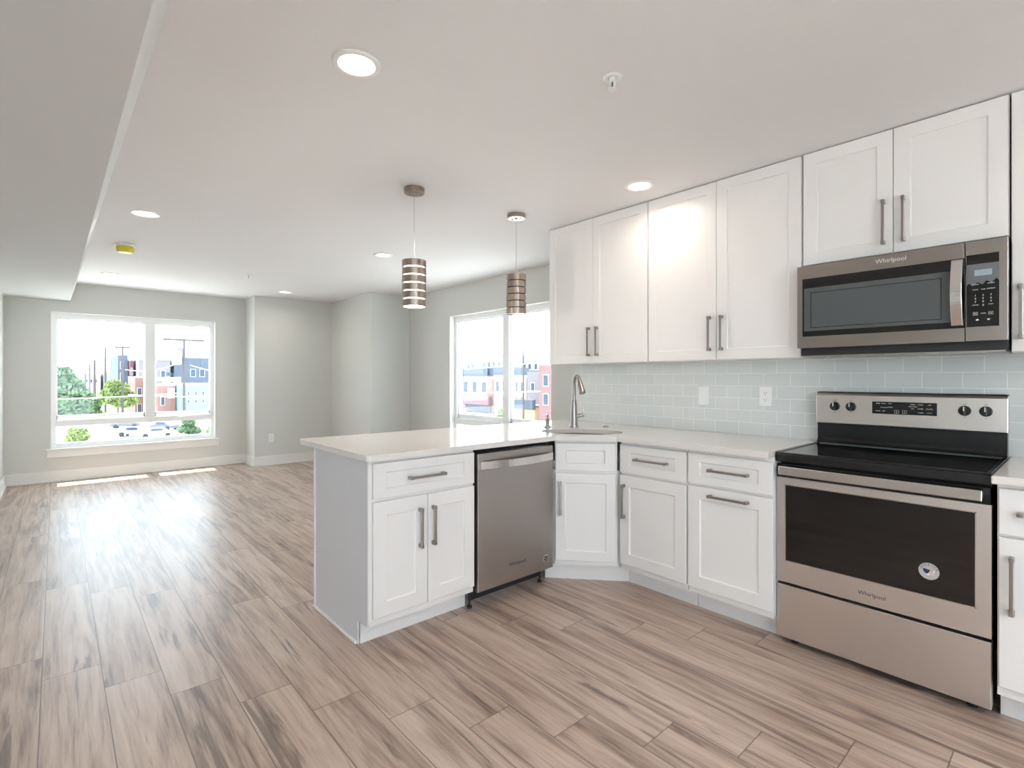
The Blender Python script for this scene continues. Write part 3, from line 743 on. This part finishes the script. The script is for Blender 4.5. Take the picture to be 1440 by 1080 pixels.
# ------------------------------------------------------------------ switch and outlets
def wall_plate(name, label, cat, loc, rz, switch=False):
    r = thing(name, label, cat, loc, rz)
    build('plate', MB().box(-0.038, 0.038, -0.006, 0, -0.06, 0.06), M_PLASTIC, r, 0.003)
    if switch:
        build('rocker', MB().box(-0.016, 0.016, -0.0085, -0.0062, -0.033, 0.033), M_PLASTIC, r, 0.001)
    else:
        for z in (-0.02, 0.02):
            f = build('receptacle', MB().box(-0.017, 0.017, -0.0078, -0.0062, z - 0.0145, z + 0.0145), M_PLASTIC, r, 0.001)
            build('slots', MB().box(-0.0075, -0.0055, -0.0082, -0.0079, z - 0.003, z + 0.006).box(0.0055, 0.0075, -0.0082, -0.0079, z - 0.003, z + 0.006).box(-0.002, 0.002, -0.0082, -0.0079, z - 0.0105, z - 0.007), M_BLACKM, f)
    return r
wall_plate('light_switch', 'white rocker light switch on the tiled splashback', 'light switch', (-1.697, 3.1995, 1.147), 0, True)
wall_plate('wall_outlet', 'white double outlet on the tiled splashback left of the range', 'outlet', (-1.300, 3.1995, 1.154), 0)
wall_plate('wall_outlet', 'white double outlet low on the grey wall right of the far window', 'outlet', (-7.9195, 2.34, 0.396), R(90))

# ------------------------------------------------------------------ ceiling fittings
def downlight(label, x, y, w=LAMP_W, r=0.088):
    t = thing('ceiling_downlight', label, 'ceiling light', (x, y, CE), 0, 'round recessed ceiling lights')
    build('trim_ring', MB().lathe([(r, 0.0), (r, -0.004), (r - 0.004, -0.008), (r - 0.020, -0.007), (r - 0.024, -0.002)], n=40, cap=False), M_PLASTIC, t, smooth=True)
    build('lens', MB().lathe([(r - 0.0245, -0.0018), (r - 0.0245, -0.003), (r - 0.032, -0.004)], n=40), M_LENS, t)
    d = bpy.data.lights.new('lamp', 'AREA'); d.shape = 'DISK'; d.size = 0.13; d.energy = w; d.color = (1.0, 0.88, 0.77); d.spread = R(160)
    o = bpy.data.objects.new('lamp', d); COL.objects.link(o); o.parent = t; o.location = (0, 0, -0.012)
    return t
downlight('largest round recessed ceiling light, nearest the camera above the peninsula end', -1.824, 0.842)
downlight('round recessed ceiling light close to the wall cabinets', -1.832, 2.666)
downlight('round recessed ceiling light beside the soffit, in front of the yellow smoke detector', -4.483, 0.478)
downlight('round recessed ceiling light left of the lit pendant', -4.488, 2.339)
downlight('small far ceiling light between the soffit and the far window', -7.344, 0.458)
downlight('small far ceiling light in front of the grey wall column', -7.305, 2.341)
downlight('added unseen round recessed ceiling light over the near end of the kitchen', 0.75, 0.842)  # out of view, added for more light at the near end
downlight('added unseen round recessed ceiling light over the near end of the wall run', 0.75, 2.4)  # another unseen downlight put in as extra light

sm_ = thing('smoke_detector', 'ceiling smoke detector under a yellow dust cover', 'smoke detector', (-5.682, 0.459, CE))
build('base', MB().lathe([(0.072, 0.0), (0.072, -0.012), (0.066, -0.014)], n=32), M_PLASTIC, sm_, smooth=True)
build('dust_cover', MB().lathe([(0.064, -0.0142), (0.067, -0.02), (0.062, -0.058), (0.052, -0.066), (0.01, -0.068)], n=32), M_YELLOW, sm_, smooth=True, label='yellow plastic cover')

def sprinkler(label, x, y):
    t = thing('fire_sprinkler', label, 'sprinkler', (x, y, CE), 0, 'ceiling fire sprinklers')
    build('escutcheon', MB().lathe([(0.036, 0.0), (0.036, -0.003), (0.030, -0.007), (0.018, -0.004), (0.016, -0.001)], n=28, cap=False), M_PLASTIC, t, smooth=True)
    build('frame', MB().lathe([(0.012, -0.001), (0.012, -0.016), (0.009, -0.018)], n=18).tube([(0.010, 0, -0.016), (0.014, 0, -0.03), (0.006, 0, -0.046)], 0.0025, 8).tube([(-0.010, 0, -0.016), (-0.014, 0, -0.03), (-0.006, 0, -0.046)], 0.0025, 8), M_PLASTIC, t, smooth=True)
    build('bulb', MB().tube([(0, 0, -0.018), (0, 0, -0.044)], 0.0025, 8), M_LEGEND_D, t)
    build('deflector', MB().lathe([(0.017, -0.046), (0.017, -0.048)], n=18), M_PLASTIC, t)
sprinkler('white fire sprinkler head on the ceiling above the corner sink and range', -1.243, 1.628)
sprinkler('tiny far fire sprinkler on the ceiling near the far wall', -6.349, 1.639)

def pendant(label, x, y, zt, zb, lit, rs, rot):
    t = thing('pendant_lamp', label, 'pendant lamp', (x, y, CE), rot, 'ringed metal pendant lamps')
    cn = build('canopy', MB().lathe([(0.064, 0.0), (0.064, -0.026), (0.060, -0.030), (0.012, -0.030), (0.010, -0.036)], n=36), M_NICKEL_D, t, smooth=True)
    for s in (-1, 1): build('screw', MB().lathe([(0.004, -0.03), (0.004, -0.037), (0.002, -0.039)], (s * 0.032, 0, 0), n=10), M_NICKEL_D, cn)
    build('cord', MB().tube([(0, 0, -0.034), (0, 0, zt - CE + 0.002)], 0.0028, 8), M_STEEL_HI, t)
    H = zt - zb; g = 0.0065; h = (H - 5 * g) / 6
    glass = MB().lathe([(rs - 0.012, zt - CE - 0.006), (rs - 0.012, zb - CE + 0.003), (0.0, zb - CE + 0.003)], n=36, cap=False)
    build('inner_glass', glass, M_PEND_ON if lit else M_PEND_OFF, t, smooth=True, label='glowing frosted inner cylinder' if lit else 'dark unlit inner cylinder')
    for i in range(6):
        z1 = zt - CE - i * (h + g); z0 = z1 - h
        build('ring', MB().lathe([(rs - 0.004, z0), (rs, z0 + 0.0005), (rs, z1 - 0.0005), (rs - 0.004, z1)], n=40, cap=False).lathe([(rs - 0.004, z1), (rs - 0.0045, z0)], n=40, cap=False), M_NICKEL_D, t, smooth=True)
    build('top_plate', MB().lathe([(rs - 0.003, zt - CE - 0.002), (rs - 0.003, zt - CE - 0.004), (0.006, zt - CE + 0.001)], n=36), M_NICKEL_D, t)
    build('spokes', MB().box(-rs + .004, rs - .004, -.003, .003, zb - CE + .006 + H * .5, zb - CE + .009 + H * .5), M_NICKEL_D, t)
    if lit:
        d = bpy.data.lights.new('lamp', 'POINT'); d.energy = 4; d.color = (1, .93, .84); d.shadow_soft_size = 0.06
        o = bpy.data.objects.new('lamp', d); COL.objects.link(o); o.parent = t; o.location = (0, 0, zb - CE - 0.07)
    return t
pendant('lit ringed metal pendant lamp, nearer of the two above the peninsula', -2.790, 1.664, 1.992, 1.706, True, 0.074, R(30))
pendant('unlit ringed metal pendant lamp in front of the right window', -2.745, 2.477, 2.005, 1.722, False, 0.072, R(20))

# invented fill lamp, added out of view to brighten the ceiling
def uplighter(label, x, y, w):
    t = thing('fill_lamp', label, 'fill light', (x, y, 0), 0)
    build('base', MB().lathe([(0.14, 0), (0.14, 0.018), (0.03, 0.03)], n=32), M_NICKEL, t, smooth=True)
    build('pole', MB().tube([(0, 0, 0.025), (0, 0, 1.72)], 0.012, 12), M_NICKEL, t, smooth=True)
    build('bowl', MB().lathe([(0.02, 1.70), (0.09, 1.73), (0.16, 1.80), (0.165, 1.80), (0.155, 1.795), (0.085, 1.745), (0.01, 1.73)], n=36, cap=False), M_PLASTIC, t, smooth=True)
    d = bpy.data.lights.new('lamp', 'AREA'); d.shape = 'DISK'; d.size = 0.24; d.energy = w; d.spread = R(115); d.color = (0.98, 0.98, 1.0)
    o = bpy.data.objects.new('lamp', d); COL.objects.link(o); o.parent = t; o.location = (0, 0, 1.795); o.rotation_euler = (math.pi, 0, 0)
uplighter('added unseen bowl fill light behind the camera, brightening the ceiling', 1.75, 0.75, UPLIGHT_W)

# ------------------------------------------------------------------ the street outside
GZ = -7.5
M_STREET = mat('pale_asphalt', (190, 189, 186), 0.9, var=0.1, vscale=0.2)
M_LEAF = [mat('leaf_green', (92, 116, 84), 0.8, var=0.5, vscale=2.0), mat('leaf_yellow_green', (124, 140, 84), 0.8, var=0.45, vscale=2.0), mat('leaf_mid_green', (104, 126, 84), 0.8, var=0.5, vscale=2.0)]  # leaf and facade colours here desaturated to imitate outdoor glare
M_BARK = mat('bark', (120, 108, 98), 0.9, var=0.3)
M_POLE = mat('weathered_pole', (78, 73, 74), 0.9, var=0.2)
M_WIRE = mat('pale_wire', (205, 210, 214), 0.6)
M_BGLASS = mat('dark_building_glass', (48, 60, 76), 0.2, var=0.2, vscale=0.6)
M_BWHITE = mat('white_painted_facade', (176, 172, 170), 0.8, var=0.05)
M_SLATE = mat('slate_roof', (70, 78, 90), 0.8, var=0.1)
M_GREYB = mat('grey_stucco', (112, 106, 112), 0.9, var=0.05)
M_BLUEB = mat('blue_grey_cladding', (72, 81, 95), 0.8, var=0.08, vscale=0.5)
M_DRED = mat('dark_red_cladding', (96, 58, 66), 0.8, var=0.08)
M_TEAL = mat('teal_painted_facade', (112, 132, 130), 0.8, var=0.05)
M_GREENP = mat('pale_green_facade', (132, 146, 138), 0.8, var=0.05)
M_YELLOWP = mat('tan_stucco', (176, 154, 122), 0.85, var=0.06)
M_BEIGE = mat('beige_stucco', (164, 154, 142), 0.85, var=0.06)
M_MAUVE = mat('mauve_awning', (110, 88, 94), 0.8, var=0.06)
M_BRICKP = brick_material('pink_brick', (138, 94, 90), (128, 86, 82), (160, 150, 146))
M_BRICKO = brick_material('orange_brick', (132, 92, 86), (124, 86, 80), (154, 138, 134))
M_BRICKD = brick_material('red_brick', (108, 72, 72), (100, 66, 68), (144, 132, 130))
M_BRICKB = brick_material('brown_brick', (112, 74, 66), (102, 66, 60), (146, 130, 120))
struct('ground', MB().box(-860, 60, -400, 460, GZ - 0.5, GZ), M_STREET)

def building(label, x0, x1, y0, y1, z1, m, wins=(), face='x', roof=None, extra=()):
    """face 'x': windows on the side facing +x; 'y': on the side facing -y. wins = (along0, along1, z0, z1)"""
    t = thing('building', label, 'building', ((x0 + x1) / 2, (y0 + y1) / 2, GZ))
    cx, cy = (x0 + x1) / 2, (y0 + y1) / 2
    def bx(a, b, c, d_, e_, f_): return MB().box(a - cx, b - cx, c - cy, d_ - cy, e_ - GZ, f_ - GZ)
    build('walls', bx(x0, x1, y0, y1, GZ, z1), m, t)
    build('roof', bx(x0, x1, y0, y1, z1, z1 + 0.3), roof or M_BWHITE, t)
    for (a, b, c, d_) in wins:
        if face == 'x': f = build('window_frame', bx(x1, x1 + 0.1, a, b, c, d_), M_BWHITE, t); build('pane', bx(x1 + .1, x1 + .14, a + .12, b - .12, c + .12, d_ - .12), M_BGLASS, f)
        else: f = build('window_frame', bx(a, b, y0 - 0.06, y0, c, d_), M_BWHITE, t); build('pane', bx(a + .12, b - .12, y0 - .08, y0 - .06, c + .12, d_ - .12), M_BGLASS, f)
    for (nm, a, b, c, d_, e_, f_, mm) in extra: build(nm, bx(a, b, c, d_, e_, f_), mm, t)
    return t
# seen through the far window (looking along -x)
building('tall narrow blue-grey building behind the crossarm pole', -220.8, -192.0, 13.8, 16.2, 8.07, M_BLUEB, [(14.28, 15.0, -2.73, -0.57), (14.28, 15.0, 0.63, 2.79), (14.28, 15.0, 3.99, 6.15)], 'x')
building('dark red building next to the blue-grey tower', -211.2, -187.2, 16.35, 17.16, 6.39, M_DRED, [(16.44, 16.92, 2.07, 4.23)], 'x')
building('wide grey flat-roofed building above the brown brick house', -206.4, -180.0, 17.64, 25.2, 6.39, M_GREYB, [(18.48, 19.68, 0.63, 3.51), (20.64, 21.84, 0.63, 3.51), (22.8, 24.0, 0.63, 3.51)], 'x', extra=[('parapet', -180.48, -179.76, 17.52, 25.32, 6.39, 7.23, M_BWHITE)])
building('brown brick house left of the window mullion', -168.0, -151.6, 14.16, 17.52, 1.35, M_BRICKB, [(14.52, 15.48, -7.05, -4.89), (14.52, 15.48, -3.21, -1.05), (16.01, 16.97, -7.05, -4.89), (16.01, 16.97, -3.21, -1.05)], 'x')
building('low pale building with dark roof hatches', -172.8, -153.6, 19.92, 23.76, 1.23, M_BWHITE, [(21.36, 22.32, -1.05, 0.39)], 'x', roof=M_BWHITE, extra=[('skylight', -156.0, -154.08, 20.88, 21.84, 1.83, 2.67, M_SLATE), ('hatch', -156.0, -154.08, 22.32, 23.04, 1.83, 2.55, M_SLATE)])
building('orange brick building with a white sign', -151.2, -132.0, 16.2, 19.44, -0.45, M_BRICKO, [(16.68, 17.52, -4.65, -2.73)], 'x', extra=[('sign', -132.0, -131.64, 18.0, 19.2, -3.09, -0.93, M_PLASTIC)])
building('long teal building with small windows', -148.8, -124.8, 19.56, 27.6, -0.28, M_TEAL, [(20.4, 20.93, -2.37, -1.53), (20.4, 20.93, -4.05, -3.21), (21.72, 22.25, -2.37, -1.53), (21.72, 22.25, -4.05, -3.21), (23.04, 23.57, -2.37, -1.53), (23.04, 23.57, -4.05, -3.21), (24.36, 24.89, -2.37, -1.53), (24.36, 24.89, -4.05, -3.21), (25.68, 26.21, -2.37, -1.53), (25.68, 26.21, -4.05, -3.21)], 'x')
building('large blue-grey block behind the teal building', -216.0, -180.0, 26.16, 39.6, 7.35, M_BLUEB, [(30.24, 31.68, 1.59, 3.99), (32.64, 34.08, 1.59, 3.99), (35.04, 36.48, 1.59, 3.99)], 'x', extra=[('stair_tower', -187.2, -179.04, 26.88, 28.68, 7.35, 10.23, M_GREYB)])
building('distant low pale building left of the poles', -396.0, -360.0, 10.8, 18.24, 2.79, M_BWHITE, [(12.0, 12.96, -1.29, 0.63), (13.92, 14.88, -1.29, 0.63), (15.84, 16.8, -1.29, 0.63)], 'x')
building('distant grey roofline between the poles', -384.0, -336.0, 19.44, 25.2, 4.47, M_GREYB, [(20.64, 22.08, 0.63, 2.55)], 'x')
# seen through the right window
building('pink brick corner house with a dark mansard roof', -111.5, -97.33, 80.08, 92.4, 1.63, M_BRICKP, [(-109.34, -107.49, -2.53, 0.4), (-109.34, -107.49, -5.92, -2.99), (-105.49, -103.64, -2.53, 0.4), (-105.49, -103.64, -5.92, -2.99), (-101.64, -99.79, -2.53, 0.4), (-101.64, -99.79, -5.92, -2.99)], 'y', roof=M_SLATE, extra=[('mansard', -111.5, -97.33, 80.54, 92.4, 1.94, 4.01, M_SLATE), ('dormer', -101.02, -99.18, 79.93, 81.31, 2.01, 3.55, M_BGLASS), ('awning', -109.34, -97.6, 78.9, 80.08, -5.4, -3.3, M_MAUVE), ('shopfront', -108.42, -97.94, 79.93, 80.08, -7.5, -5.5, M_BGLASS)])
building('white row house with a tan cornice beside the pink brick corner house', -97.02, -90.09, 80.08, 92.4, 1.63, M_BWHITE, [(-96.1, -94.86, -2.07, 0.55), (-93.79, -92.55, -2.07, 0.55), (-91.48, -90.24, -2.07, 0.55), (-91.48, -90.24, -2.9, -2.85)], 'y', extra=[('cornice', -97.02, -90.09, 79.62, 80.08, 0.86, 1.63, M_YELLOWP), ('shopfront', -96.71, -90.4, 79.93, 80.08, -7.5, -3.4, M_GREENP)])
building('cream house beside the far wooden pole', -89.78, -85.32, 80.08, 92.4, 1.32, M_BEIGE, [(-89.01, -88.09, -1.91, 0.4), (-89.01, -88.09, -5.3, -2.99), (-87.16, -86.24, -1.91, 0.4), (-87.16, -86.24, -5.3, -2.99)], 'y')
building('grey house with a slate roof right of the far wooden pole', -85.01, -79.46, 80.08, 92.4, 2.71, M_GREYB, [(-83.78, -82.54, -1.61, 0.24)], 'y', roof=M_SLATE)
building('tan garage with a slate lean-to roof', -82.39, -74.69, 72.38, 78.54, -4.69, M_YELLOWP, [], 'y', roof=M_SLATE, extra=[('lean_to', -82.7, -74.38, 71.46, 72.38, -5.15, -3.15, M_SLATE)])
building('red brick house at the right edge of the right window', -72.69, -64.68, 71.61, 80.08, 3.78, M_BRICKD, [(-71.46, -69.92, -0.37, 1.94), (-71.46, -69.92, -4.07, -1.76)], 'y')
building('distant pale green building on the skyline', -178.64, -163.24, 140.14, 154.0, 10.71, M_GREENP, [(-177.1, -175.25, 5.48, 8.25), (-173.71, -171.86, 5.48, 8.25), (-170.32, -168.48, 5.48, 8.25), (-166.94, -165.09, 5.48, 8.25)], 'y')
building('distant white building left on the skyline', -217.14, -206.36, 160.16, 169.4, 10.1, M_BWHITE, [(-215.29, -213.14, 5.79, 8.25), (-211.6, -209.44, 5.79, 8.25)], 'y')
building('distant white building right on the skyline', -162.9, -150.92, 150.92, 160.16, 9.48, M_BWHITE, [(-162.4, -161.0, 4.86, 7.33), (-159.54, -157.7, 4.86, 7.33), (-155.85, -154.0, 4.86, 7.33)], 'y')

def tree(label, x, y, ztop, rw, m, trunk=True, name='tree', zb=None, n=1500, leaf=0.32, cat='tree'):
    t = thing(name, label, cat, (x, y, GZ))
    zb = GZ if zb is None else zb
    h = ztop - GZ; rnd = random.Random(label)
    fm = MB(); cl = []
    z0 = zb - GZ
    for k in range(12):
        a = rnd.uniform(0, 6.28); q = rnd.random(); rr = rw * 0.55 * math.sqrt(rnd.random()) * (1 - 0.6 * q)
        cl.append((rr * math.cos(a), rr * math.sin(a), z0 + (h - z0) * (0.18 + 0.68 * q), rw * rnd.uniform(0.35, 0.55) * (1.1 - 0.5 * q)))
    v = []; fs = []
    for k in range(n):
        c = rnd.choice(cl); d_ = Vector((rnd.gauss(0, 1), rnd.gauss(0, 1), rnd.gauss(0, 1))).normalized() * c[3] * rnd.uniform(0.7, 1.05)
        d_.z *= min(1.0, (h - z0) / (2 * rw)) if h - z0 < 2 * rw else 1.0
        p = Vector(c[:3]) + d_
        if p.z < 0.05: continue
        u = Vector((rnd.gauss(0, 1), rnd.gauss(0, 1), rnd.gauss(0, 1))).normalized(); w_ = u.orthogonal().normalized()
        s = leaf * rnd.uniform(0.6, 1.2); i = len(v)
        v += [p - u * s, p + w_ * s * .5, p + u * s, p - w_ * s * .5]; fs.append((i, i + 1, i + 2, i + 3))
    fm._add(v, fs)
    build('foliage', fm, m, t)
    if trunk:
        tk = MB().tube([(0, 0, 0), (0.05, 0, h * .35), (0, 0.1, h * .7)], [0.22, 0.17, 0.06], 8)
        for k in range(4):
            a = k * 1.6; tk.tube([(0.03, 0.02, h * (.32 + .08 * k)), (math.cos(a) * rw * .5, math.sin(a) * rw * .5, h * (.5 + .08 * k))], [0.08, 0.03], 6)
        build('trunk', tk, M_BARK, t, smooth=True)
    return t
tree('large dense green tree at the left of the far window', -125, 1.1, 4.7, 5.6, M_LEAF[0], n=5000, leaf=0.6)
tree('smaller bright green tree right of the large one', -131, 4.6, -1.6, 4.0, M_LEAF[2], n=3000, leaf=0.5)
tree('yellow-green street tree in front of the brown brick house', -138, 9.9, 0.7, 4.2, M_LEAF[1], n=3200, leaf=0.55, zb=-4.5)
tree('low yellow-green bush at the bottom left of the far window', -90, 1.9, -5.3, 2.2, M_LEAF[1], False, 'bush', n=1600, leaf=0.3, cat='bush')
tree('low green bush at the bottom right of the far window', -93, 15.2, -4.9, 1.9, M_LEAF[0], False, 'bush', n=1600, leaf=0.3, cat='bush')
tree('pale green bush beside the green one at the bottom right', -92, 18.9, -5.3, 1.5, M_LEAF[2], False, 'bush', n=1000, leaf=0.3, cat='bush')
tree('small green bush by the tan garage', -83.6, 71.5, -4.5, 1.4, M_LEAF[2], False, 'bush', n=600, leaf=0.3, cat='bush')

def pole(label, x, y, ztop, arm=0.0, r=0.12, trans=False, armdir=(0, 1)):
    t = thing('utility_pole', label, 'utility pole', (x, y, GZ), 0, 'wooden utility poles')
    h = ztop - GZ
    build('post', MB().tube([(0, 0, 0), (0, 0, h)], [r, r * .7], 10), M_POLE, t, smooth=True)
    if arm:
        ax, ay = armdir
        build('crossarm', MB().tube([(-ax * arm / 2, -ay * arm / 2, h - .25), (ax * arm / 2, ay * arm / 2, h - .25)], r * .85, 6), M_POLE, t)
        build('insulators', MB().box(-.04 - ax * arm * .4, .04 - ax * arm * .4, -.04 - ay * arm * .4, .04 - ay * arm * .4, h - .2, h).box(-.04 + ax * arm * .4, .04 + ax * arm * .4, -.04 + ay * arm * .4, .04 + ay * arm * .4, h - .2, h), M_POLE, t)
    if trans: build('transformer', MB().lathe([(0.75, h - 5.2), (0.85, h - 4.9), (0.85, h - 2.9), (0.6, h - 2.5)], (0, -1.25, 0), n=16), M_BWHITE, t, smooth=True)
pole('wooden pole with crossarm and white transformer in the right pane', -120, 19.1, 9.1, 7.0, 0.27, True)
pole('wooden pole with small crossarm in front of the blue-grey tower', -133, 10.3, 7.85, 2.6, 0.24)
pole('tall bare pole, fourth from the large tree, left of the crossarm pole', -145, 8.2, 8.0, 0, 0.24)
pole('bare distant pole, third from the large tree in the far window', -149, 6.5, 5.3, 0, 0.3)
pole('thin distant pole, second from the large tree in the far window', -176, 6.67, 5.1, 0, 0.28)
pole('thinnest and farthest pole, the one closest to the large tree', -231, 7.6, 4.9, 0, 0.3)
pole('tall wooden pole in the right window', -76.0, 70.5, 6.8, 0, 0.24)

def wire(label, pts, r=0.018):
    m = MB()
    a, b = Vector(pts[0]), Vector(pts[1]); P = []
    for k in range(13):
        q = k / 12; p = a.lerp(b, q); p.z -= 4 * q * (1 - q) * pts[2]; P.append(p)
    o = build('power_line', m.tube(P, r, 6), M_WIRE, None, smooth=True)
    return tag(o, label, 'power line')
wire('long pale wire across the large pane of the far window', ((-119, -12.0, -2.2), (-119, 18.2, -1.7), 0.4), 0.075)
wire('pale wire sagging left from the transformer pole', ((-132.5, 10.7, 3.0), (-120.5, 18.7, 4.5), 0.9), 0.06)
wire('pale wire running right from the transformer pole', ((-119, 20.0, 3.8), (-104, 34.0, -.2), 0.4), 0.07)
wire('low pale wire crossing the right pane in front of the teal building', ((-118, 10.0, -1.8), (-108, 28.0, -2.4), 0.2), 0.065)
wire('pale wire low across the right window', ((-82, 60, -1.6), (-46, 45.6, -.4), 0.1), 0.05)
wire('pale wire high across the right window', ((-101, 74, 3.4), (-57, 62.7, 4.4), 0.2), 0.045)

def car(label, x, y, rz, m):
    t = thing('car', label, 'car', (x, y, GZ), rz)
    side = [(-2.1, .35), (-2.15, .8), (-1.3, .92), (-.75, 1.42), (.75, 1.44), (1.4, .95), (2.1, .82), (2.15, .35)]
    b = MB(); n = len(side)
    b._add([(p, -.85, z) for p, z in side] + [(p, .85, z) for p, z in side], [tuple(range(n))[::-1], tuple(range(n, 2 * n))] + [(i, (i + 1) % n, n + (i + 1) % n, n + i) for i in range(n)])
    build('body', b, m, t, 0.06)
    build('windows', MB().box(-.72, .72, -.87, .87, .98, 1.34).box(-1.0, -.9, -.7, .7, 1.0, 1.25), M_BGLASS, t)
    for wx in (-1.35, 1.35):
        for wy in (-.86, .86): build('wheel', MB().tube([(wx, wy - .1, .33), (wx, wy + .1, .33)], 0.33, 14), M_BLACKM, t)
M_CAR = [mat('silver_car_paint', (170, 174, 184), 0.3, metal=.4), mat('dark_car_paint', (84, 88, 104), 0.3, metal=.3), mat('grey_car_paint', (130, 134, 146), 0.3, metal=.4)]
car('dark car on the street, left of the group below the far window', -112.5, 9.2, R(75), M_CAR[1])
car('silver car in the middle of the street below the far window', -96, 8.9, R(60), M_CAR[2])
car('pale car nearest on the street, right of the silver one', -92, 11.2, R(82), M_CAR[0])
car('dark car parked near the bushes at the right', -104, 13.7, R(40), M_CAR[1])
